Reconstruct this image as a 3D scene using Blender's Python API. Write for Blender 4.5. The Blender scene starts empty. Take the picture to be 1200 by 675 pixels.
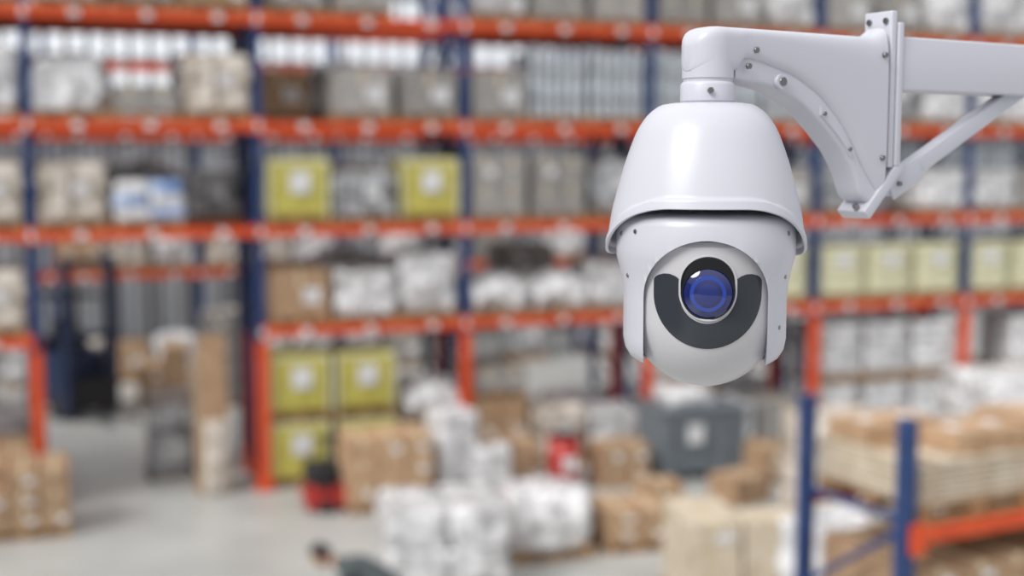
import bpy, bmesh, math, random
from mathutils import Vector, Matrix, noise
random.seed(7)
scene = bpy.context.scene
COL = scene.collection

# ------------------------------------------------------------------ materials
def lin(c):
    return tuple(((v/255.0)/12.92 if v/255.0 <= 0.04045 else ((v/255.0+0.055)/1.055)**2.4) for v in c)

def mat(name, rgb, rough=0.5, metal=0.0, rgb2=None, scale=6.0, bump=0.0, coat=0.0, rnd=0.0, detail=4.0):
    m = bpy.data.materials.new(name); m.use_nodes = True
    nt = m.node_tree; N = nt.nodes; L = nt.links
    b = N['Principled BSDF']
    c1 = (*lin(rgb), 1); c2 = (*lin(rgb2 if rgb2 else tuple(max(0, v*0.9) for v in rgb)), 1)
    tc = N.new('ShaderNodeTexCoord'); nz = N.new('ShaderNodeTexNoise')
    nz.inputs['Scale'].default_value = scale; nz.inputs['Detail'].default_value = detail
    L.new(tc.outputs['Object'], nz.inputs['Vector'])
    cr = N.new('ShaderNodeValToRGB')
    cr.color_ramp.elements[0].position = 0.35; cr.color_ramp.elements[1].position = 0.65
    cr.color_ramp.elements[0].color = c1; cr.color_ramp.elements[1].color = c2
    L.new(nz.outputs['Fac'], cr.inputs['Fac'])
    out = cr.outputs['Color']
    if rnd > 0:
        oi = N.new('ShaderNodeObjectInfo'); mr = N.new('ShaderNodeMapRange')
        mr.inputs['To Min'].default_value = 1-rnd; mr.inputs['To Max'].default_value = 1+rnd*0.4
        L.new(oi.outputs['Random'], mr.inputs['Value'])
        hs = N.new('ShaderNodeHueSaturation')
        L.new(mr.outputs['Result'], hs.inputs['Value']); L.new(out, hs.inputs['Color'])
        out = hs.outputs['Color']
    L.new(out, b.inputs['Base Color'])
    b.inputs['Roughness'].default_value = rough; b.inputs['Metallic'].default_value = metal
    b.inputs['Coat Weight'].default_value = coat
    if bump > 0:
        bp = N.new('ShaderNodeBump'); bp.inputs['Strength'].default_value = bump
        bp.inputs['Distance'].default_value = 0.02
        L.new(nz.outputs['Fac'], bp.inputs['Height']); L.new(bp.outputs['Normal'], b.inputs['Normal'])
    return m

M = {}
M['blue'] = mat('rack_blue_paint', (40,68,118), .45, rgb2=(32,56,102))
M['orange'] = mat('rack_orange_paint', (220,84,36), .5, rgb2=(204,72,28))
M['label'] = mat('white_label', (232,232,234), .5)
M['carton'] = mat('cardboard', (190,158,126), .8, rgb2=(166,134,104), rnd=.22)
M['carton_grey'] = mat('grey_cardboard', (170,167,163), .7, rgb2=(140,137,134), rnd=.22)
M['carton_pale'] = mat('pale_cardboard', (218,206,186), .75, rgb2=(192,176,152), rnd=.1)
M['tape'] = mat('packing_tape', (222,205,170), .3)
M['wood'] = mat('pallet_wood', (178,142,102), .8, rgb2=(146,112,78), scale=14)
M['yellow'] = mat('yellow_wrap', (206,197,100), .4, rgb2=(184,174,82), rnd=.08)
M['paleyellow'] = mat('pale_yellow_sack', (228,226,194), .45, rgb2=(204,202,166), rnd=.05)
M['wrap'] = mat('stretch_film', (240,240,242), .16, rgb2=(176,176,177), scale=5, bump=.7, coat=.5, rnd=.14)
M['wrapbeige'] = mat('stretch_film_over_cartons', (226,218,208), .2, rgb2=(168,155,140), scale=4, bump=.6, coat=.4, rnd=.1)
M['wrapgrey'] = mat('grey_stretch_film', (186,188,190), .2, rgb2=(124,125,128), scale=4, bump=.7, coat=.5, rnd=.18)
M['bluebag'] = mat('blue_print', (96,130,190), .4, rgb2=(190,205,230), scale=3)
M['profile'] = mat('galvanised_profile', (222,230,236), .3, metal=.1, rgb2=(196,204,212))
M['red'] = mat('red_paint', (186,50,44), .4)
M['dark'] = mat('dark_rubber', (38,38,42), .6)
M['navy'] = mat('dark_blue_machine_paint', (34,50,84), .4)
M['container'] = mat('grey_container_plastic', (116,124,131), .5, rgb2=(100,108,115))
M['steel'] = mat('steel', (150,152,156), .35, metal=.8)
M['concrete'] = mat('concrete_floor', (186,187,184), .38, rgb2=(168,169,166), scale=.7, detail=8)
M['skin'] = mat('skin', (206,158,132), .5)
M['hair'] = mat('dark_hair', (34,28,28), .7)
M['jacket'] = mat('grey_green_jacket', (74,82,84), .8)
M['trouser'] = mat('dark_trousers', (48,52,62), .8)
# PTZ
M['ptz'] = mat('white_abs_plastic', (200,201,210), .32, rgb2=(198,199,208), scale=2)
M['ptzball'] = mat('white_ball_plastic', (194,193,197), .3, rgb2=(192,191,195), scale=2)
M['alu'] = mat('white_powder_coat', (200,201,211), .36, rgb2=(198,199,209), scale=2)
M['gasket'] = mat('black_gasket', (20,20,22), .5)
M['irwin'] = mat('ir_window_grey', (50,54,61), .26, rgb2=(46,50,57))
M['black'] = mat('gloss_black', (9,9,12), .15, coat=.5)
M['bolt'] = mat('stainless_bolt', (150,148,150), .3, metal=.9)
M['lensblue'] = mat('coated_lens_glass', (10,26,96), .05, coat=1.0, rgb2=(9,22,84))
M['lensdeep'] = mat('inner_lens_glass', (24,62,160), .06, coat=1.0, rgb2=(20,54,144))
M['iris'] = mat('lens_iris', (14,34,112), .08, coat=1.0)

# ------------------------------------------------------------------ mesh builder
class MB:
    def __init__(s): s.bm = bmesh.new(); s.mats = []
    def mi(s, m):
        m = M[m]
        if m not in s.mats: s.mats.append(m)
        return s.mats.index(m)
    def box(s, cx, cy, cz, sx, sy, sz, m, rot=None):
        vs = []
        for dx in (-.5,.5):
            for dy in (-.5,.5):
                for dz in (-.5,.5):
                    p = Vector((dx*sx, dy*sy, dz*sz))
                    if rot is not None: p = rot @ p
                    vs.append(s.bm.verts.new(p + Vector((cx,cy,cz))))
        k = s.mi(m)
        for f in ((0,1,3,2),(4,6,7,5),(0,4,5,1),(2,3,7,6),(0,2,6,4),(1,5,7,3)):
            fc = s.bm.faces.new([vs[i] for i in f]); fc.material_index = k
    def bar(s, a, b, w, h, m):
        a = Vector(a); b = Vector(b); d = b-a
        q = d.to_track_quat('X', 'Z').to_matrix(); c = (a+b)/2
        s.box(c.x,c.y,c.z,d.length,w,h,m,q)
    def cyl(s, a, b, r, m, seg=16, r2=None):
        a = Vector(a); b = Vector(b); d = b-a; r2 = r if r2 is None else r2
        q = d.to_track_quat('Z','Y').to_matrix()
        A = [s.bm.verts.new(a+q@Vector((r*math.cos(t*2*math.pi/seg), r*math.sin(t*2*math.pi/seg),0))) for t in range(seg)]
        B = [s.bm.verts.new(b+q@Vector((r2*math.cos(t*2*math.pi/seg), r2*math.sin(t*2*math.pi/seg),0))) for t in range(seg)]
        k = s.mi(m)
        for i in range(seg):
            f = s.bm.faces.new((A[i],A[(i+1)%seg],B[(i+1)%seg],B[i])); f.material_index=k; f.smooth=True
        f = s.bm.faces.new(A[::-1]); f.material_index=k
        f = s.bm.faces.new(B); f.material_index=k
    def lump(s, cx, cy, cz, sx, sy, sz, m, amp=.04, rnd=.15, cuts=7, freq=3.0, seed=0):
        t = bmesh.new(); bmesh.ops.create_cube(t, size=2.0)
        bmesh.ops.subdivide_edges(t, edges=t.edges[:], cuts=cuts, use_grid_fill=True)
        k = s.mi(m); mp = {}
        off = Vector((seed*3.1, seed*1.7, seed*2.3))
        for v in t.verts:
            p = v.co.copy(); sp = p.normalized()
            p = p.lerp(sp*1.15, rnd)
            p = Vector((p.x*sx/2, p.y*sy/2, p.z*sz/2))
            nv = noise.noise_vector(p*freq+off)*amp
            if v.co.z < -.99: nv.z = 0; p.z = -sz/2
            p = p+nv
            mp[v] = s.bm.verts.new(p+Vector((cx,cy,cz)))
        for f in t.faces:
            g = s.bm.faces.new([mp[v] for v in f.verts]); g.material_index=k; g.smooth=True
        t.free()
    def mesh(s, name):
        bmesh.ops.recalc_face_normals(s.bm, faces=s.bm.faces[:])
        me = bpy.data.meshes.new(name); s.bm.to_mesh(me); s.bm.free()
        for m in s.mats: me.materials.append(m)
        return me

def put(me, name, loc=(0,0,0), rz=0.0, parent=None, scale=1.0):
    o = bpy.data.objects.new(name, me); COL.objects.link(o)
    o.location = loc; o.rotation_euler = (0,0,rz); o.scale = (scale,)*3
    if parent: o.parent = parent
    return o

def empty(name, loc, rz=0, scale=1):
    e = bpy.data.objects.new(name, None); COL.objects.link(e)
    e.location = loc; e.rotation_euler = (0,0,rz); e.scale=(scale,)*3
    e.empty_display_size = .1
    return e

# ------------------------------------------------------------------ room
TH = math.radians(19.4); CU, SU = math.cos(TH), math.sin(TH)
P0 = Vector((-3.69, 18.75))
def RK(u, v, z=0.0):           # rack frame -> world (v positive = towards the open floor)
    return (P0.x + u*CU + v*SU, P0.y + u*SU - v*CU, z)

b = MB(); b.box(0,0,-.1,80,90,.2,'concrete'); put(b.mesh('floor'),'floor',RK(3,0,0),TH)

def wall_material():
    m = bpy.data.materials.new('corrugated_wall'); m.use_nodes=True
    nt=m.node_tree; N=nt.nodes; L=nt.links; bs=N['Principled BSDF']
    tc=N.new('ShaderNodeTexCoord'); w=N.new('ShaderNodeTexWave'); w.bands_direction='X'
    w.inputs['Scale'].default_value=1.2; w.inputs['Distortion'].default_value=0
    L.new(tc.outputs['Object'], w.inputs['Vector'])
    cr=N.new('ShaderNodeValToRGB'); cr.color_ramp.elements[0].color=(*lin((130,134,140)),1); cr.color_ramp.elements[1].color=(*lin((174,178,184)),1)
    L.new(w.outputs['Fac'],cr.inputs['Fac']); L.new(cr.outputs['Color'],bs.inputs['Base Color'])
    bs.inputs['Roughness'].default_value=.5
    return m
M['wall']=wall_material()
def corr_wall(name, length, h, loc, rz):
    b=MB(); n=int(length/.25); k=b.mi('wall'); prev=None
    for i in range(n+1):
        x=-length/2+i*.25; y=.05 if (i//2)%2 else -.05
        a=b.bm.verts.new((x,y,0)); c=b.bm.verts.new((x,y,h))
        if prev:
            f=b.bm.faces.new((prev[0],a,c,prev[1])); f.material_index=k
        prev=(a,c)
    b.box(0,.15,h/2,length,.15,h,'wall')
    b.box(0,-.08,.2,length,.04,.4,'steel')
    put(b.mesh(name),name,loc,rz)
corr_wall('wall_back', 70, 11, RK(3,-15), TH)
corr_wall('wall_left', 45, 11, RK(-24,6), TH+math.pi/2)
corr_wall('wall_right', 45, 11, RK(30,6), TH-math.pi/2)
# translucent daylight strip (polycarbonate glazing) high in the back wall
gm=bpy.data.materials.new('daylight_glazing'); gm.use_nodes=True
bs=gm.node_tree.nodes['Principled BSDF']; bs.inputs['Base Color'].default_value=(.7,.75,.8,1); bs.inputs['Roughness'].default_value=.4
bs.inputs['Emission Color'].default_value=(.93,.97,1,1); bs.inputs['Emission Strength'].default_value=.6
M['glaze']=gm
b=MB(); b.box(0,0,7.4,62,.04,3.6,'glaze')
for i in range(125): b.box(-31+i*.5,-.03,7.4,.14,.06,3.6,'steel')
for z in (5.6,7.4,9.2): b.box(0,-.035,z,62,.07,.1,'steel')
put(b.mesh('window_1'),'window_1',RK(3,-14.85),TH)

# ------------------------------------------------------------------ racks
BAY=3.15
TIERS=[2.38,3.87,5.41,6.95]
def rack_mesh(nb, depth=1.1, tiers=TIERS, skip=(), top=7.9, bay=BAY, guard=True, labels=True, u0=0, bh=.14, braces=None):
    b=MB()
    for i in range(nb+1):
        x=u0+i*bay
        for y in (.06, depth-.06):
            b.box(x,y,top/2,.11,.09,top,'blue')
            b.box(x,y,.01,.2,.16,.02,'steel')
        if guard:
            b.box(x,.02,1.12,.17,.12,2.24,'orange')
            b.box(x,.02,.06,.26,.2,.12,'orange')
            b.box(x,depth/2,.1,.1,depth-.1,.18,'orange')
        if braces:
            for (a,za,c,zc) in braces:
                b.bar((x,.06 if a==0 else depth-.06,za),(x,.06 if c==0 else depth-.06,zc),.05,.04,'blue')
        else:
            z=.35; fl=0
            while z<top-.2:
                b.bar((x,.06,z),(x,depth-.06,z),.05,.04,'blue')
                z2=min(z+.75,top-.1)
                a,c=(.06,depth-.06) if fl else (depth-.06,.06)
                b.bar((x,a,z),(x,c,z2),.05,.04,'blue'); z=z2; fl^=1
    for i in range(nb):
        xa=u0+i*bay+.055; xb=xa+bay-.11
        for ti,z in enumerate(tiers):
            if (i,ti) in skip: continue
            for y in (.0, depth):
                b.box((xa+xb)/2,y,z+.07-bh/2,xb-xa,.06,bh,'orange')
                for xx in (xa,xb):
                    b.box(xx,y,z,.1,.075,.2,'orange')
            for q in (.17,.5,.83):
                b.box(xa+(xb-xa)*q,depth/2,z+.045,.06,depth,.04,'steel')
            if labels:
                for q in (.2,.52,.84):
                    b.box(xa+(xb-xa)*q,-.035,z,.13,.01,.1,'label')
                b.box(xa-.055,-.042,z,.07,.008,.12,'label')
    return b
UL=-9.45; NB=9
skip={(2,0)}      # tunnel bay
put(rack_mesh(NB,skip=skip,u0=UL).mesh('pallet_rack'),'pallet_rack',RK(0,0),TH)
put(rack_mesh(NB,skip=skip,u0=UL,guard=True).mesh('pallet_rack_b'),'pallet_rack',RK(0,-1.3),TH)
put(rack_mesh(NB,u0=UL-3,guard=False).mesh('pallet_rack_c'),'pallet_rack',RK(0,-10.3),TH)

# ------------------------------------------------------------------ goods
def pallet(b,w,d):
    for y in (-d/2+.05,0,d/2-.05):
        b.box(0,y,.015,w,.1,.03,'wood')
        for x in (-w/2+.06,0,w/2-.06): b.box(x,y,.065,.1,.1,.07,'wood')
    n=6
    for i in range(n):
        b.box(0,-d/2+.06+i*(d-.12)/(n-1),.115,w,.1,.025,'wood')
    return .128
def cartons(w,d,h,nx,ny,nz,m='carton',pal=True,label=True,jit=.01,gap=.97,drop=.12):
    b=MB(); z0=pallet(b,w,d) if pal else 0
    bw,bd,bh=w/nx,d/ny,(h-z0)/nz
    for k in range(nz):
        for i in range(nx):
            for j in range(ny):
                if k==nz-1 and nz>1 and random.random()<drop and nx*ny>2: continue
                x=-w/2+bw*(i+.5)+random.uniform(-jit,jit); y=-d/2+bd*(j+.5)+random.uniform(-jit,jit); z=z0+bh*(k+.5)
                b.box(x,y,z,bw*gap,bd*gap,bh*.985,m)
                b.box(x,y,z+bh*.494,.05,bd*gap,.004,'tape')
                if j==0:
                    b.box(x,y-bd*.487,z+bh*.3,.05,.004,bh*.38,'tape')
                    if label and random.random()<.6: b.box(x+bw*.2,y-bd*.49,z-bh*.05,bw*.3,.004,bh*.3,'label')
                if i==nx-1 and label and random.random()<.5: b.box(x+bw*.487,y,z,.004,bd*.3,bh*.3,'label')
    return b
def yellow(w=.95,d=1.05,h=1.0,m='yellow'):
    b=MB(); z0=pallet(b,w,d)
    b.lump(0,0,z0+(h-z0)/2,w*.96,d*.97,h-z0,m,amp=.02,rnd=.03,cuts=7,seed=w*9)
    for x in (-w*.46,w*.46): b.box(x,-d*.475,z0+(h-z0)/2,.05,.05,h-z0-.04,'paleyellow')
    b.box(0,-d*.48,h-.05,w*.9,.03,.05,'paleyellow')
    b.box(.02,-d*.515,z0+(h-z0)*.6,.3,.006,.32,'label')
    b.box(w*.5,0,z0+(h-z0)*.6,.006,.3,.3,'label')
    return b
def wrapped(w,d,h,m='wrap',seed=1,parts=1,inner=None):
    b=MB(); z0=pallet(b,w,d); H=h-z0
    if parts==1:
        b.lump(0,0,z0+H/2,w*.95,d*.95,H,m,amp=.14,rnd=.2,cuts=11,freq=3.0,seed=seed)
        b.lump(.1*w,-.05,z0+H*.9,w*.5,d*.5,H*.3,m,amp=.08,rnd=.5,cuts=6,freq=4,seed=seed+5)
    else:
        for k in range(parts):
            for i in (0,1):
                for j in (0,1):
                    b.lump((-.24+.48*i)*w,(-.24+.48*j)*d,z0+H*(k+.5)/parts,w*.49,d*.49,H/parts*1.03,m,amp=.07,rnd=.22,cuts=6,freq=5,seed=seed+k*4+i*2+j)
    b.box(w*.12,-d*.475,z0+H*.55,.22,.03,.2,'label')
    return b
def bags(w,d,h,nz,m='wrap',stripe=None,seed=0,pal=True):
    b=MB(); z0=pallet(b,w,d) if pal else 0; H=(h-z0)/nz
    for k in range(nz):
        for i in (0,1):
            for j in (0,1):
                b.lump((-.25+.5*i)*w+random.uniform(-.03,.03),(-.25+.5*j)*d,z0+H*(k+.5),w*.52,d*.52,H*1.08,(stripe if stripe and (k+i)%2 else m),amp=.03,rnd=.36,cuts=5,freq=4,seed=seed+k+i*7+j*3)
    return b
def profiles(w,d,h):
    b=MB(); z0=pallet(b,w,d); n=6
    for i in range(n):
        for j in range(4):
            x=-w/2+w*(i+.5)/n; y=-d/2+.1+j*(d-.2)/3
            hh=h-z0-random.uniform(0,.12)
            b.box(x,y,z0+hh/2,w/n*.58,.07,hh,'profile')
    for z in (.4,.85): 
        if z<h: b.box(0,0,z,w*1.0,d*.93,.04,'wrapgrey')
    return b
def stackgrid(w,d,h,m,nz):
    b=MB(); z0=pallet(b,w,d); H=(h-z0)/nz
    for k in range(nz):
        b.lump(0,0,z0+H*(k+.5),w*.93,d*.93,H*.97,m,amp=.02,rnd=.1,cuts=5,freq=5,seed=k)
    b.box(0,-d*.49,z0+(h-z0)*.7,.3,.01,.2,'label')
    return b

L={}
def reg(k,name,b): L[k]=(b.mesh(name),name)
reg('Y','yellow_crate',yellow()); reg('Y2','yellow_crate',yellow(.95,1.05,.8))
reg('PY','pallet_of_pale_sacks',stackgrid(.95,1.05,.98,'paleyellow',5))
reg('PW','pallet_of_white_sacks',stackgrid(.95,1.05,1.02,'wrap',5))
reg('C','pallet_of_cartons',cartons(.95,1.05,.9,2,2,3)); reg('C2','pallet_of_cartons',cartons(.95,1.05,1.15,2,2,3,'carton'))
reg('CB','pallet_of_cartons',cartons(.9,1.05,.85,1,1,1,'carton'))
reg('G','pallet_of_grey_cartons',cartons(.9,1.05,.8,1,2,1,'carton_grey')); reg('G2','pallet_of_grey_cartons',cartons(.9,1.05,1.05,2,2,2,'carton_grey'))
reg('GL','pallet_of_grey_cartons',cartons(.9,1.05,.5,2,2,1,'carton_grey'))
reg('P','pallet_of_pale_cartons',cartons(.95,1.05,1.0,2,2,3,'carton_pale'))
reg('W','wrapped_pallet_load',wrapped(.95,1.05,1.0,'wrap',1)); reg('W2','wrapped_pallet_load',wrapped(.95,1.05,.8,'wrap',5,parts=2))
reg('W3','wrapped_pallet_load',wrapped(.95,1.05,.9,'wrap',19,parts=1))
reg('WL','wrapped_pallet_load',wrapped(.95,1.05,.62,'wrap',8,parts=1))
reg('WB','wrapped_pallet_load',wrapped(.95,1.05,.95,'wrapbeige',2,parts=2)); reg('WG','wrapped_pallet_load',wrapped(.95,1.05,.95,'wrapgrey',3))
reg('WG2','wrapped_pallet_load',wrapped(.95,1.05,.8,'wrapgrey',6,parts=2))
reg('B','pallet_of_bags',bags(.95,1.05,.68,3,'wrap','bluebag',2)); reg('B2','pallet_of_bags',bags(.95,1.05,.8,4,'wrap',None,4))
reg('F','profile_bundle',profiles(.95,1.0,1.25))

def shelf(row_v, bay, tier, codes, du=0):
    z = 0 if tier==0 else TIERS[tier-1]+.071
    u0=(bay-1)*BAY+du
    for i,c in enumerate(codes):
        if not c: continue
        zz=z
        for cc in c.split('+'):
            me,nm=L[cc]
            h=max(v.co.z for v in me.vertices)
            put(me,nm,RK(u0+.56+i*1.015+random.uniform(-.02,.02),row_v-.55,zz),TH+random.uniform(-.015,.015))
            zz+=h+.003
# bay 0 = tunnel bay
A=[ # tier, bay, loads
 (4,-1,['C','G','GL']),(4,0,['G','WG','C']),(4,1,['WG','GL','']),(4,2,['W','G2','G2']),(4,3,['G2','G','W']),(4,4,['G','G','W']),(4,5,['W','W','G']),
 (3,-1,['WB','W','W']),(3,0,['W3','GL','WB']),(3,1,['','G','G']),(3,2,['G','F','F']),(3,3,['F','F','F']),(3,4,['W3','WG','W2']),(3,5,['W','B2','W']),
 (2,-1,['C','WB','WB']),(2,0,['WB','B','']),(2,1,['Y','WG2','Y']),(2,2,['G2','G2','WG']),(2,3,['G2','WG','G']),(2,4,['WG2','','W2']),(2,5,['W2','G','B2']),
 (1,-1,['C','C','WB']),(1,1,['CB','W2','W']),(1,2,['WL','WL','W2']),(1,3,['W2','G','PY']),(1,4,['PY','PY','PY']),(1,5,['PY','PY','PY']),
 (0,-1,['C2','WB','C']),(0,1,['Y+Y','Y+Y','Y2+WL']),(0,2,['C2+GL','WB','W2']),(0,3,['W2','W2','G']),(0,4,['PW+PW','PW+PW','PW+PW']),(0,5,['PW','PW+PW','PW+PW'])]
for t,bay,c in A: shelf(0,bay,t,c)
keys=['G','G2','C','W','WG','WB','WG2','W3','GL','W2','CB']
for t in range(0,5):
    for bay in range(-1,7):
        if bay==0 and t<2: continue
        shelf(-1.3,bay,t,[random.choice(keys+['','']) for _ in range(3)])
for t in range(0,4):
    for bay in range(-2,6):
        shelf(-10.3,bay,t,[random.choice(keys+['','']) for _ in range(3)],du=.15)

# ------------------------------------------------------------------ floor items
def place(b,name,x,y,rz=TH,z=0): return put(b.mesh(name),name,(x,y,z),rz)
place(cartons(1.15,1.0,.92,3,2,3),'pallet_of_cartons',-6.5,16.7)
place(wrapped(1.45,1.2,1.02,'wrap',11,parts=2),'wrapped_pallet_load',-.82,14.6,.2)
place(wrapped(1.05,1.1,.78,'wrap',15,parts=1),'wrapped_pallet_load',.38,15.9,.3)
place(cartons(.85,.8,.55,2,1,2),'pallet_of_cartons',1.5,16.1,.25)
place(cartons(.6,.5,.45,1,1,1,pal=False),'cardboard_box',2.05,17.6,.2)
place(cartons(1.35,1.1,1.05,2,2,3,'carton_pale',gap=.93),'pallet_of_pale_cartons',2.45,14.0,.1)
place(cartons(1.2,.8,1.07,3,2,3),'pallet_of_cartons',-1.82,17.95,TH)
place(bags(.62,.6,1.3,5,'wrap',None,31,pal=False),'stack_of_white_sacks',-.9,18.5,.5)
place(bags(.55,.5,.8,3,'wrap',None,37,pal=False),'stack_of_white_sacks',-.3,18.2,.1)
place(cartons(.8,.6,.65,2,1,2,pal=False),'stack_of_cartons',1.62,19.2,.3)
place(cartons(.8,.6,.7,2,1,2,pal=False),'stack_of_cartons',-.05,19.15,.3)
place(cartons(1.0,.8,.55,2,2,2),'pallet_of_cartons',4.1,19.6,.35)
place(cartons(.7,.6,.4,1,1,1,pal=False),'cardboard_box',3.3,18.2,.6)
# grey container with ribs, lid and plastic sheets
b=MB()
b.box(0,0,.6,1.4,1.0,.95,'container'); b.box(0,0,1.09,1.48,1.08,.07,'container')
for x in (-.6,-.3,0,.3,.6): b.box(x,-.52,.58,.05,.05,.85,'container')
for x in (-.55,0,.55): b.box(x,0,.065,.14,.95,.13,'dark')
b.box(-.2,-.552,.75,.26,.01,.3,'label')
b.lump(-.15,0,1.26,.8,.7,.26,'wrap',amp=.05,rnd=.3,cuts=6,seed=8)
place(b,'lidded_container',2.82,19.85)
# drum
b=MB(); b.cyl((0,0,0),(0,0,.8),.24,'red',28)
for z in (.02,.27,.53,.78): b.cyl((0,0,z-.015),(0,0,z+.02),.255,'red',28)
b.cyl((.1,0,.8),(.1,0,.83),.05,'dark'); b.box(0,-.245,.42,.22,.02,.2,'label')
place(b,'red_drum',.78,18.9)
# pallet jack
b=MB()
for x in (-.2,.2):
    b.box(x,.15,.1,.15,1.0,.05,'red'); b.cyl((x-.05,.55,.04),(x+.05,.55,.04),.04,'dark')
b.box(0,-.4,.22,.55,.14,.32,'red'); b.box(0,-.42,.42,.3,.1,.14,'dark')
b.cyl((-.09,-.5,.1),(-.03,-.5,.1),.1,'dark'); b.cyl((.03,-.5,.1),(.09,-.5,.1),.1,'dark')
b.cyl((0,-.48,.3),(0,-.72,1.1),.022,'dark'); b.cyl((-.17,-.73,1.14),(.17,-.73,1.14),.02,'dark')
b.cyl((-.17,-.73,1.14),(0,-.71,1.04),.016,'dark'); b.cyl((.17,-.73,1.14),(0,-.71,1.04),.016,'dark')
b.lump(0,.1,.36,.5,.6,.46,'dark',amp=.04,rnd=.3,cuts=5,seed=4)
place(b,'pallet_jack',-2.72,18.0,.25)
# leaning bundle of cardboard sheets
b=MB(); 
for i in range(5):
    r=Matrix.Rotation(math.radians(-5-i*1.2),3,'X')
    b.box(-.03*i,-.3+.06*i,1.18-.05*i,.42-.03*i,.03,2.35-.12*i,'carton_pale' if i%2 else 'carton',r)
b.lump(.02,-.42,.55,.36,.22,1.1,'wrapbeige',amp=.05,rnd=.3,cuts=6,seed=12)
b.box(0,-.1,.06,.5,.6,.12,'wood')
place(b,'bundle_of_cardboard_sheets',-4.52,18.95)
# trolley
b=MB()
b.box(0,0,.2,.75,.55,.05,'steel')
for x in (-.34,.34):
    for y in (-.24,.24):
        b.cyl((x,y,.05),(x,y,1.35),.022,'steel'); b.cyl((x,y-.02,.06),(x,y+.02,.06),.06,'dark')
for z in (.75,1.33):
    b.box(0,0,z,.72,.52,.03,'steel')
b.lump(0,0,.48,.6,.45,.5,'wrapgrey',amp=.03,cuts=5,seed=2)
b.lump(0,0,.98,.5,.4,.4,'wrapgrey',amp=.03,cuts=5,seed=3)
place(b,'shelf_trolley',-5.3,19.6)
# reach truck behind the tunnel
def truck():
    b=MB()
    b.box(0,.2,.75,1.1,1.3,1.0,'navy'); b.box(0,.55,1.35,1.0,.5,.3,'navy'); b.box(0,.1,1.3,.5,.5,.12,'dark'); b.box(0,.33,1.6,.5,.12,.5,'dark')
    for x in (-.48,.48):
        b.box(x,-.62,1.6,.12,.16,3.0,'navy'); b.box(x*.8,-.55,1.7,.06,.1,2.8,'steel')
        b.cyl((x-.08,-.3,.25),(x+.08,-.3,.25),.25,'dark',24); b.cyl((x-.08,.65,.25),(x+.08,.65,.25),.25,'dark',24)
        for y in (-.4,.78): b.bar((x,y,1.2),(x*.95,y*.9,2.3),.05,.05,'dark')
        b.box(x*.55,-1.25,.12,.12,1.1,.05,'steel')
    for z in (.3,1.6,3.0): b.box(0,-.62,z,1.0,.1,.12,'navy')
    for i in range(6): b.box(0,-.35+i*.21,2.32,.98,.05,.05,'dark')
    b.box(0,-.75,.5,.9,.05,.6,'dark'); b.cyl((0,-.1,1.3),(0,-.25,1.55),.02,'dark'); b.cyl((0,-.25,1.55),(0,-.27,1.57),.17,'dark',20)
    return b
place(truck(),'forklift',*RK(-2.6,-7.0)[:2],TH+.5)
place(wrapped(.95,1.05,1.2,'wrapgrey',81,parts=2),'wrapped_pallet_load',*RK(-4.6,-8.3)[:2],TH)
place(cartons(.95,1.05,1.2,2,2,3),'pallet_of_cartons',*RK(-.9,-7.6)[:2],TH)
place(cartons(.95,1.05,1.9,2,2,4,'carton_grey'),'pallet_of_grey_cartons',*RK(.3,-7.3)[:2],TH)
# big wrapped stack on right
place(bags(1.3,1.2,2.45,9,'wrap',None,51),'pallet_of_bags',5.95,14.9,.2)
place(wrapped(1.2,1.1,1.6,'wrapbeige',61,parts=3),'wrapped_pallet_load',4.3,16.6,.3)

# near rack
NA=math.radians(26.5); nd=Vector((math.cos(NA),math.sin(NA))); ny=Vector((-math.sin(NA),math.cos(NA)))
NR=Vector((2.69,8.42))
put(rack_mesh(2,depth=1.15,tiers=[1.15,2.38],top=3.2,bay=2.7,guard=False,labels=False,bh=.1,
   braces=[(0,.3,1,.3),(0,.35,1,.9),(1,.9,0,1.5),(1,1.75,0,2.45),(0,2.5,1,2.5)]).mesh('near_rack'),'pallet_rack',(NR.x,NR.y,0),NA)
def nput(b,name,x,z):
    p=NR+nd*x+ny*.575; put(b.mesh(name),name,(p.x,p.y,z),NA)
def planks(w,d,h):   # stacked pale panels with spacer battens, cartons on top
    b=MB(); z=pallet(b,w,d); n=7; st=(h-.12-z)/n
    for k in range(n):
        b.box(random.uniform(-.015,.015),random.uniform(-.015,.015),z+st*.4,w*.98,d*.98,st*.72,'carton_pale')
        for x in (-w*.4,0,w*.4): b.box(x,0,z+st*.88,.07,d*.96,st*.24,'wood')
        z+=st
    for i in range(3):
        for j in range(2):
            if (i+j)%3: b.box(-w/3+i*w/3,-.25+.5*j,z+.07,w*.3,.42,.14,'carton'); b.box(-w/3+i*w/3,-.25+.5*j,z+.142,.1,.12,.004,'label')
    return b
nput(planks(1.1,1.05,.56),'stack_of_pale_boards',.68,2.452)
nput(cartons(.5,1.05,.6,1,3,3),'stack_of_cartons',1.55,2.452)
nput(bags(.75,1.05,.6,4,'wrap',None,91),'pallet_of_bags',2.2,2.452)
nput(cartons(1.15,1.1,.95,3,2,3),'pallet_of_cartons',1.98,1.222)
nput(cartons(1.1,1.05,.9,3,2,4,'carton'),'pallet_of_cartons',.72,1.222)
nput(cartons(1.15,1.1,.9,3,2,3),'pallet_of_cartons',.75,0)
nput(cartons(1.15,1.1,.9,2,2,2,'carton_pale'),'pallet_of_pale_cartons',3.5,2.452)
nput(cartons(1.15,1.1,.9,2,2,2),'pallet_of_cartons',1.98,0)
place(wrapped(.7,.7,1.9,'wrap',95,parts=3),'wrapped_pallet_load',2.75,10.6,.4)

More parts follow.
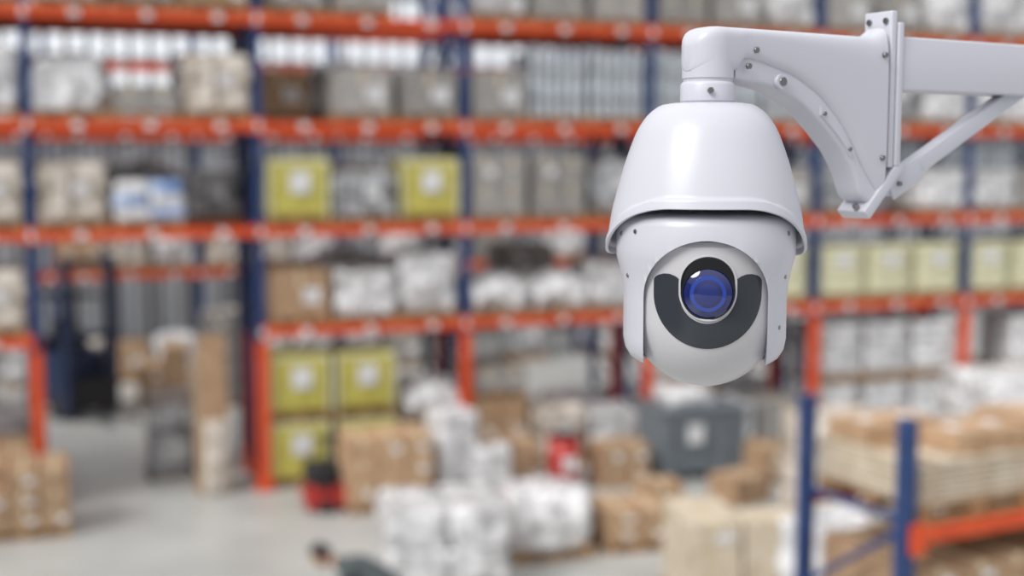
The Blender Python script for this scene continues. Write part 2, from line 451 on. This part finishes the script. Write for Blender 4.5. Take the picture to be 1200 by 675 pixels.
# ------------------------------------------------------------------ person bending over
def skin(name, pts, edges, levels=2):
    me=bpy.data.meshes.new(name); me.from_pydata([p[:3] for p in pts],edges,[])
    o=bpy.data.objects.new(name,me); COL.objects.link(o)
    o.modifiers.new('s','SKIN'); ss=o.modifiers.new('d','SUBSURF'); ss.levels=levels; ss.render_levels=levels
    for i,p in enumerate(pts):
        r=p[3]; me.skin_vertices[0].data[i].radius=(r,r) if not isinstance(r,tuple) else r
        me.skin_vertices[0].data[i].use_root=(i==0)
    bpy.context.view_layer.update()
    dg=bpy.context.evaluated_depsgraph_get()
    m2=bpy.data.meshes.new_from_object(o.evaluated_get(dg)); bpy.data.objects.remove(o)
    for p in m2.polygons: p.use_smooth=True
    m2.name=name
    return m2
pe=empty('person',(-1.05,11.55,0),-.15)
pts=[(0,0,.93,.15),(-.18,0,1.05,.15),(-.38,0,1.13,.16),(-.5,0,1.17,.11),(-.58,0,1.2,.06),(-.66,0,1.22,.055)]
ed=[(0,1),(1,2),(2,3),(3,4),(4,5)]
for sy in (-1,1):
    n=len(pts)
    pts+=[(.0,sy*.11,.86,.1),(-.08,sy*.13,.5,.07),(.06,sy*.13,.11,.045),(-.0,sy*.13,.05,.045),(-.14,sy*.14,.04,.035)]
    ed+=[(0,n),(n,n+1),(n+1,n+2),(n+2,n+3),(n+3,n+4)]
    n=len(pts)
    pts+=[(-.46,sy*.17,1.14,.07),(-.5,sy*.22,.86,.045),(-.66,sy*.16,.66,.03),(-.71,sy*.15,.61,.032)]
    ed+=[(3,n),(n,n+1),(n+1,n+2),(n+2,n+3)]
me=skin('body',pts,ed)
for k in ('jacket','trouser','skin','dark'): me.materials.append(M[k])
for p in me.polygons:
    c=p.center
    if c.x<-.6 and c.z>1.1: p.material_index=2
    elif c.x<-.64 and c.z<.68: p.material_index=2
    elif c.z<.09: p.material_index=3
    elif c.z<.9 and c.x>-.3: p.material_index=1
put(me,'body',parent=pe)
for sy in (-1,1):
    base=Vector((-.71,sy*.15,.61)); fp=[(*base,.03),(*(base+Vector((-.03,0,-.04))),.03)]; fe=[(0,1)]
    for f in range(4):
        n=len(fp); off=(f-1.5)*.021; ln=(.03,.036,.034,.026)[f]
        p=base+Vector((-.045,off,-.06))
        fp+=[(*p,.009),(*(p+Vector((-.012,0,-ln))),.009),(*(p+Vector((.008,0,-ln*1.8))),.008)]
        fe+=[(1,n),(n,n+1),(n+1,n+2)]
    n=len(fp); fp+=[(*(base+Vector((-.01,-sy*.04,-.03))),.01),(*(base+Vector((-.03,-sy*.055,-.06))),.009)]; fe+=[(0,n),(n,n+1)]
    hm=skin('hand',fp,fe,1); hm.materials.append(M['skin']); put(hm,'hand_l' if sy<0 else 'hand_r',parent=pe)
def head():
    b=MB(); bm=b.bm; k=b.mi('skin'); kh=b.mi('hair')
    t=bmesh.new(); bmesh.ops.create_uvsphere(t,u_segments=32,v_segments=24,radius=1)
    mp={}
    for v in t.verts:
        p=v.co.copy(); x,y,z=p  # face looks to -x, z up
        q=Vector((x*.098,y*.076,z*.118))
        if z<0 and x>-.2: q.x*=1-.25*(-z)
        if z<-.2: q.y*=1-.25*(-z-.2)
        if x<-.5: # nose, brow, mouth
            q.x-=.02*math.exp(-(y/.16)**2-((z+.15)/.18)**2)
            q.x+=.007*math.exp(-((abs(y)-.38)/.18)**2-((z-.02)/.12)**2)
            q.x-=.005*math.exp(-(y/.25)**2-((z+.5)/.08)**2)
        mp[v]=(bm.verts.new(q),x,z)
    for f in t.faces:
        g=bm.faces.new([mp[v][0] for v in f.verts]); g.smooth=True
        cx=sum(mp[v][1] for v in f.verts)/len(f.verts); cz=sum(mp[v][2] for v in f.verts)/len(f.verts)
        g.material_index = kh if (cz>.45 or (cx>-.35 and cz>-.55)) else k
    t.free()
    for v in bm.verts:
        if v.co.z>.05 or (v.co.x>.01 and v.co.z>-.04): v.co*=1.12
    for s in (-1,1):
        b.lump(.005,s*.082,-.005,.035,.018,.06,'skin',amp=0,rnd=.8,cuts=3)
        b.lump(-.085,s*.03,.004,.02,.024,.014,'label',amp=0,rnd=.9,cuts=3)
        b.lump(-.094,s*.03,.004,.008,.01,.01,'dark',amp=0,rnd=.9,cuts=2)
    b.lump(-.092,0,-.06,.014,.045,.012,'red',amp=0,rnd=.8,cuts=3)
    return b.mesh('head')
h=put(head(),'head',parent=pe); h.location=(-.74,0,1.25); h.rotation_euler=(0,math.radians(-38),0)

# ------------------------------------------------------------------ PTZ security camera
U=1.3/1500.0
PX=Vector((228*U,1.307,4.95-105*U))
ptz=empty('security_camera',PX,math.radians(-7.5),U)
def finish(me,ang=32):
    bm=bmesh.new(); bm.from_mesh(me)
    for e in bm.edges:
        if len(e.link_faces)==2 and e.calc_face_angle(0)>math.radians(ang): e.smooth=False
    for f in bm.faces: f.smooth=True
    bm.to_mesh(me); bm.free(); return me
def lathe(name,prof,mt,seg=128,sy=1.0):
    bm=bmesh.new(); rings=[]
    for r,z in prof:
        if r<1e-6: rings.append([bm.verts.new((0,0,z))])
        else: rings.append([bm.verts.new((r*math.sin(2*math.pi*i/seg),-sy*r*math.cos(2*math.pi*i/seg),z)) for i in range(seg)])
    for a,c in zip(rings,rings[1:]):
        for i in range(seg):
            j=(i+1)%seg
            if len(a)==1 and len(c)==1: continue
            if len(a)==1: bm.faces.new((a[0],c[i],c[j]))
            elif len(c)==1: bm.faces.new((a[i],a[j],c[0]))
            else: bm.faces.new((a[i],a[j],c[j],c[i]))
    bmesh.ops.recalc_face_normals(bm,faces=bm.faces[:])
    me=bpy.data.meshes.new(name); bm.to_mesh(me); bm.free()
    if mt: me.materials.append(M[mt])
    return me
def interp(x,tab):
    if x<=tab[0][0]: return tab[0][1]
    for (a,b1),(c,d) in zip(tab,tab[1:]):
        if x<=c:
            return b1+(d-b1)*(x-a)/(c-a)
    return tab[-1][1]
def csmooth(tab,x):
    if x<=tab[0][0]: return tab[0][1]
    if x>=tab[-1][0]: return tab[-1][1]
    for i in range(len(tab)-1):
        if tab[i][0]<=x<=tab[i+1][0]: break
    x0,y0=tab[i]; x1,y1=tab[i+1]
    def sl(k):
        if k<=0: return (tab[1][1]-tab[0][1])/(tab[1][0]-tab[0][0])
        if k>=len(tab)-1: return (tab[-1][1]-tab[-2][1])/(tab[-1][0]-tab[-2][0])
        return (tab[k+1][1]-tab[k-1][1])/(tab[k+1][0]-tab[k-1][0])
    h=x1-x0; t=(x-x0)/h; m0,m1=sl(i)*h,sl(i+1)*h
    return (2*t**3-3*t*t+1)*y0+(t**3-2*t*t+t)*m0+(-2*t**3+3*t*t)*y1+(t**3-t*t)*m1
def evaluated(o,name):
    bpy.context.view_layer.update()
    dg=bpy.context.evaluated_depsgraph_get()
    me=bpy.data.meshes.new_from_object(o.evaluated_get(dg)); me.name=name
    bpy.data.objects.remove(o); return me

# sunshade with arched front opening
RT=[(-14,115),(10,114.5),(28,112.5),(50,108.5),(90,98),(120,88),(138,80.5),(150,73),(158,66),(164,58)]
EB=[(0,49),(28,49),(40,45),(52,38),(66,24),(78,8),(92,-6),(110,-12),(180,-12)]
def shade():
    bm=bmesh.new(); seg=160; nt=44; rows=[]
    c=bm.verts.new((0,0,168.5))
    for i in range(seg):
        th=-180+360*i/seg; a=math.radians(th)
        zb=sum(interp(abs(th+d),EB) for d in (-6,-3,0,3,6))/5
        col=[]
        for (r,z) in ((25,168.5),(42,168.3),(52,166.8)): col.append((r,z))
        for k in range(nt+1):
            t=k/nt; t=1-(1-t)**1.35
            z=164+(zb-164)*t; r=csmooth(RT,z)
            d=z-zb
            if d<12: r+=2.6*min(1,(12-d)/2.0)
            col.append((r,z))
        rows.append([bm.verts.new((r*math.sin(a),-r*math.cos(a),z)) for r,z in col])
    for i in range(seg):
        A=rows[i]; B=rows[(i+1)%seg]
        bm.faces.new((c,A[0],B[0]))
        for k in range(len(A)-1): bm.faces.new((A[k],A[k+1],B[k+1],B[k]))
    bmesh.ops.recalc_face_normals(bm,faces=bm.faces[:])
    me=bpy.data.meshes.new('t'); bm.to_mesh(me); bm.free(); me.materials.append(M['ptz'])
    o=bpy.data.objects.new('t',me); COL.objects.link(o)
    s=o.modifiers.new('s','SOLIDIFY'); s.thickness=3.5; s.offset=-1
    bv=o.modifiers.new('b','BEVEL'); bv.width=.8; bv.segments=2; bv.limit_method='ANGLE'; bv.angle_limit=math.radians(50)
    return finish(evaluated(o,'sunshade'),40)
put(shade(),'sunshade',parent=ptz)

# yoke housing (boolean of lathes)
YS=1.13
yo=bpy.data.objects.new('t',lathe('t',[(0,43),(86,43),(95,41),(101,36),(104,28),(105,0),(104,-10),(100,-24),(97,-40),(95.5,-60),(95.5,-105),(93,-118),(87,-128),(78,-134),(0,-134)],'ptz')); COL.objects.link(yo)
c1=bpy.data.objects.new('c1',lathe('c1',[(0,30),(60,29),(82,18),(89.5,2),(89.5,-76)]+[(89.5*math.cos(a),-76-89.5*math.sin(a)) for a in [math.radians(9*i) for i in range(1,10)]]+[(0,-165.5)],'gasket')); COL.objects.link(c1)
bm=bmesh.new()
prof=[(-70,-220),(-70,-52)]+[(-70*math.cos(math.radians(5*i)),-52+66*math.sin(math.radians(5*i))) for i in range(1,36)]+[(70,-52),(70,-220)]
A=[bm.verts.new((x,-220,z)) for x,z in prof]; B=[bm.verts.new((x,5,z)) for x,z in prof]
bm.faces.new(A); bm.faces.new(B[::-1])
for i in range(len(A)):
    j=(i+1)%len(A); bm.faces.new((A[i],B[i],B[j],A[j]))
bmesh.ops.recalc_face_normals(bm,faces=bm.faces[:])
me=bpy.data.meshes.new('c2'); bm.to_mesh(me); bm.free(); me.materials.append(M['ptz'])
c2=bpy.data.objects.new('c2',me); COL.objects.link(c2)
for c in (c1,c2):
    md=yo.modifiers.new('b','BOOLEAN'); md.object=c; md.operation='DIFFERENCE'; md.solver='EXACT'
bv=yo.modifiers.new('v','BEVEL'); bv.width=2.0; bv.segments=3; bv.limit_method='ANGLE'; bv.angle_limit=math.radians(50)
me=finish(evaluated(yo,'yoke_housing'),30)
for c in (c1,c2): bpy.data.objects.remove(c)
put(me,'yoke_housing',parent=ptz)

RB=86.0; ZC=-78.0
def front(x,z,off=0):
    R=RB+off; dz=min(0,z-ZC); return -YS*math.sqrt(max(1,R*R-x*x-dz*dz))
ballp=[(0,24),(60,23.5),(78,22),(84,18),(86,10),(86,ZC)]+[(RB*math.cos(a),ZC-RB*math.sin(a)) for a in [math.radians(4*i) for i in range(1,23)]]+[(0,ZC-RB)]
# keep the ball top under the yoke roof
ballp=[(0,14),(60,14),(72,13.5),(82,12),(86,6),(86,ZC)]+ballp[6:]
put(finish(lathe('camera_ball',ballp,'ptzball',sy=YS)),'camera_ball',parent=ptz)

def patch(name,mt,rows,off,thick=3,close=False):
    bm=bmesh.new()
    G=[[bm.verts.new((x,front(x,z)-off,z)) for x,z in r] for r in rows]
    n=len(G); m=len(G[0])
    for i in range(n if close else n-1):
        for j in range(m-1): bm.faces.new((G[i][j],G[(i+1)%n][j],G[(i+1)%n][j+1],G[i][j+1]))
    bmesh.ops.recalc_face_normals(bm,faces=bm.faces[:])
    bm.normal_update()
    if sum(f.normal.y for f in bm.faces)>0: bmesh.ops.reverse_faces(bm,faces=bm.faces[:])
    me=bpy.data.meshes.new('t'); bm.to_mesh(me); bm.free(); me.materials.append(M[mt])
    o=bpy.data.objects.new('t',me); COL.objects.link(o)
    s=o.modifiers.new('s','SOLIDIFY'); s.thickness=thick; s.offset=-1
    bv=o.modifiers.new('v','BEVEL'); bv.width=.6; bv.segments=2; bv.limit_method='ANGLE'; bv.angle_limit=math.radians(60)
    put(finish(evaluated(o,name),40),name,parent=ptz)
# U shaped infra-red window
CX=2.0; ZA=-47.0
path=[]; rc=46.0; hw=14.5; top=-24
for i in range(13): path.append((CX-rc,top+(ZA-top)*i/12,-1,0,(abs(top-(top+(ZA-top)*i/12)))))
for i in range(1,32):
    a=math.pi+math.pi*i/32; path.append((CX+rc*math.cos(a),ZA+rc*math.sin(a),math.cos(a),math.sin(a),99))
for i in range(13): path.append((CX+rc,ZA+(top-ZA)*i/12,1,0,abs(top-(ZA+(top-ZA)*i/12))))
rows=[]
for (x,z,nx_,nz_,e) in path:
    k=1.0 if e>hw*.6 else math.sqrt(max(.05,1-(1-e/(hw*.6))**2))
    rows.append([(x+nx_*hw*k*t/5,z+nz_*hw*k*t/5) for t in range(-5,6)])
patch('ir_window','irwin',rows,1.0)
def stadium(cx,z1,z2,r0,r1,nr=5,seg=64):
    R=[]
    for i in range(seg):
        a=2*math.pi*i/seg; s=math.sin(a); cz=z2 if s>0 else z1
        R.append([(cx+(r0+(r1-r0)*t/nr)*math.cos(a),cz+(r0+(r1-r0)*t/nr)*s) for t in range(nr+1)])
    return R
patch('lens_surround','ptzball',stadium(CX,-43,-34,30.3,32.5),2.6,5,close=True)
patch('lens_recess','black',stadium(CX,-43,-34,1,31,8),1.2,2,close=True)
def ring(name,mt,r0,r1,y,bulge,z=-44.5,cx=CX):
    n=10; prof=[(r0+(r1-r0)*i/n, bulge*(1-((r0+(r1-r0)*i/n)/r1)**2)) for i in range(n+1)]+[(r1,-6)]
    if r0>0: prof=[(r0,-6)]+prof
    me=finish(lathe(name,prof,mt,72),35)
    o=put(me,name,parent=ptz); o.location=(cx,y-10.5,z); o.rotation_euler=(math.radians(90),0,0)
ring('lens_barrel','black',27.8,29.4,-89,0.5)
ring('front_glass','lensblue',0,27.8,-87.5,7)
ring('inner_element','lensdeep',12,20,-91.6,1.6)
ring('iris','iris',0,12,-93.2,1.4)

def bolt(parent,name,p,d,r=3,h=3):
    b=MB(); p=Vector(p); d=Vector(d).normalized(); b.cyl(p,p+d*h,r,'bolt',6 if r>3.2 else 14)
    put(b.mesh(name),name,parent=parent)
i=0
for a,z,r in ((-68,18,104.7),(-64,-30,99),(66,-30,99),(-50,22,104.5),(62,20,104.5),(62,-88,95.5)):
    t=math.radians(a); d=(math.sin(t),-math.cos(t),0); i+=1
    bolt(ptz,'screw_%d'%i,(d[0]*(r-2.5),d[1]*(r-2.5),z),d,2.6,3.2)

# ---------------- bracket
br=empty('camera_bracket',Vector((228*U,1.307,4.95)),math.atan(.6),U)
neck=lathe('neck_collar',[(0,64),(30,64),(31.5,66),(31.5,84),(30,87),(28.5,88),(28.5,91),(30,92),(30,118),(0,118)],'alu',72)
put(finish(neck,30),'neck_collar',parent=br)
def loft(name,mt,ss,ztop,zbot,hw,n=40,expo=5.0):
    bm=bmesh.new(); R=[]
    for s in ss:
        zt,zb,w=ztop(s),zbot(s),hw(s); cz=(zt+zb)/2; hz=(zt-zb)/2; ring=[]
        e=expo(s) if callable(expo) else expo
        for i in range(n):
            a=2*math.pi*i/n; c,sn=math.cos(a),math.sin(a)
            ring.append(bm.verts.new((s,w*math.copysign(abs(c)**(2/e),c),cz+hz*math.copysign(abs(sn)**(2/e),sn))))
        R.append(ring)
    for a,c in zip(R,R[1:]):
        for i in range(n): bm.faces.new((a[i],a[(i+1)%n],c[(i+1)%n],c[i]))
    bm.faces.new(R[0][::-1]); bm.faces.new(R[-1])
    bmesh.ops.recalc_face_normals(bm,faces=bm.faces[:])
    me=bpy.data.meshes.new(name); bm.to_mesh(me); bm.free(); me.materials.append(M[mt])
    return finish(me,38)
S0=-31
ss=[S0+.3,S0+1,S0+2.5,S0+5,S0+8,S0+12,S0+17,-8]+[0+5*i for i in range(0,55)]
def ztop(s):
    if s<-3: return 151-28*(1-math.sqrt(max(0,1-((-3-s)/28.2)**2)))
    if s>240: return 151+12*((s-240)/30)**2
    return 151
inner=[(-31,100),(25,100),(35,112),(60,111),(82,105),(110,97),(137,84),(160,70),(180,53),(200,33),(216,12),(236,-18),(262,-50),(272,-56)]
outer=[(20,92),(39,88),(75,83),(100,76),(130,63),(165,38),(190,16),(202,4),(221,-24),(232,-48),(262,-62)]
def hw(s):
    if s<0: return max(2,30*math.sqrt(max(0,1-(s/31.2)**2)))
    return 30-4*min(1,s/40)
put(loft('arm','alu',ss,ztop,lambda s:csmooth(inner,s),hw,48,4.5),'arm',parent=br)
ss2=[24+4*i for i in range(0,60)]
put(loft('arm_underside','alu',ss2,lambda s:csmooth(inner,s)+6,lambda s:csmooth(outer,s),lambda s:21,40,6),'arm_underside',parent=br)
ss3=[158+2*i for i in range(0,27)]
def mid(s): return (csmooth(inner,s)+csmooth(outer,s))/2
put(loft('access_cover','alu',ss3,lambda s:mid(s)+6.5,lambda s:mid(s)-6.5,lambda s:24.5,24,6),'access_cover',parent=br)
for k,s in enumerate((163,207)): bolt(br,'cover_screw_%d'%k,(s,-24,mid(s)),(0,-1,0),2.6,2.5)
b=MB(); b.cyl((92,-18,90),(92,-27,90),9,'alu',24); b.cyl((92,-26,90),(92,-29,90),5,'bolt',20); put(b.mesh('cable_plug'),'cable_plug',parent=br)
def bevbox(name,mt,fn,w=2):
    b=MB(); fn(b); me=b.mesh('t'); o=bpy.data.objects.new('t',me); COL.objects.link(o)
    bv=o.modifiers.new('v','BEVEL'); bv.width=w; bv.segments=3
    put(finish(evaluated(o,name),35),name,parent=br)
bevbox('mount_plate','alu',lambda b:b.box(281,0,86,10,46,196,'alu'),2)
bevbox('backing_plate','alu',lambda b:b.box(292,0,80,10,50,180,'alu'),2)
bevbox('foot_plate','alu',lambda b:b.bar((301,0,-8),(241,0,-72),48,15,'alu'),2)
SE=1500
bevbox('square_tube','alu',lambda b:b.box((296+SE)/2,0,119,SE-296,44,68,'alu'),3)
bevbox('diagonal_brace','alu',lambda b:b.bar((292,0,-40),(560,0,98),20,22,'alu'),2)
bevbox('brace_tab','alu',lambda b:b.bar((292,-13,-40),(345,-13,-12),4,30,'alu'),1)
for k,(s,y,z) in enumerate(((262,-27,0),(262,-27,128),(50,-27,125),(38,-28,106))):
    bolt(br,'bolt_%d'%k,(s,y+2,z),(0,-1,0),3.6,4)
bolt(br,'bolt_7',(-18,-26,77),(-.4,-1,0),3.5,5)
bolt(br,'bolt_8',(305,-15,-33),(0,-1,0),3.4,4)
for k,(y,z) in enumerate(((-15,168),(-15,6),(15,168),(15,6))): bolt(br,'plate_bolt_%d'%k,(292,y,z),(1,0,0),4,11)
for k,(y,z) in enumerate(((-14,172),(14,172))): bolt(br,'plate_bolt_front_%d'%k,(278,y,z),(-1,0,0),4,5)
bolt(br,'foot_bolt',(240,-10,-66),(-1,0,1),4,10)
# column that carries the tube (right, outside the photo)
cs=Vector((math.cos(math.atan(.6)),math.sin(math.atan(.6))))
pc=Vector((228*U,1.307))+cs*(SE*U+.15)
b=MB(); b.box(0,0,4.5,.02,.3,9,'alu'); 
for x in (-.15,.15): b.box(x,0,4.5,.02,.3,9,'alu')
b.box(0,0,4.5,.3,.02,9,'alu'); b.box(0,0,.02,.5,.5,.04,'steel')
put(b.mesh('steel_column'),'steel_column',(pc.x,pc.y,0),math.atan(.6))

# ------------------------------------------------------------------ light
w=bpy.data.worlds.new('w'); scene.world=w; w.use_nodes=True
nt=w.node_tree; bg=nt.nodes['Background']
tc=nt.nodes.new('ShaderNodeTexCoord'); sp=nt.nodes.new('ShaderNodeSeparateXYZ'); cr=nt.nodes.new('ShaderNodeValToRGB')
nt.links.new(tc.outputs['Generated'],sp.inputs['Vector']); nt.links.new(sp.outputs['Z'],cr.inputs['Fac'])
cr.color_ramp.elements[0].position=0; cr.color_ramp.elements[0].color=(.34,.35,.37,1)
cr.color_ramp.elements[1].position=.7; cr.color_ramp.elements[1].color=(1.0,1.0,1.02,1)
nt.links.new(cr.outputs['Color'],bg.inputs['Color']); bg.inputs['Strength'].default_value=1.05
sd=bpy.data.lights.new('skylight_sun','SUN'); sd.energy=2.7; sd.angle=math.radians(30); sd.color=(1,.98,.95)
so=bpy.data.objects.new('skylight_sun',sd); COL.objects.link(so)
so.rotation_euler=Vector((.66,.6,-.8)).to_track_quat('-Z','Y').to_euler()

# ------------------------------------------------------------------ camera
cd=bpy.data.cameras.new('cam'); cd.lens=45; cd.sensor_width=36; cd.clip_start=.05; cd.clip_end=200
co=bpy.data.objects.new('cam',cd); COL.objects.link(co)
co.location=(0,0,4.95); co.rotation_euler=(math.radians(90-5.8),0,0)
cd.dof.use_dof=True; cd.dof.focus_distance=1.24; cd.dof.aperture_fstop=2.4
scene.camera=co
scene.view_settings.view_transform='Standard'
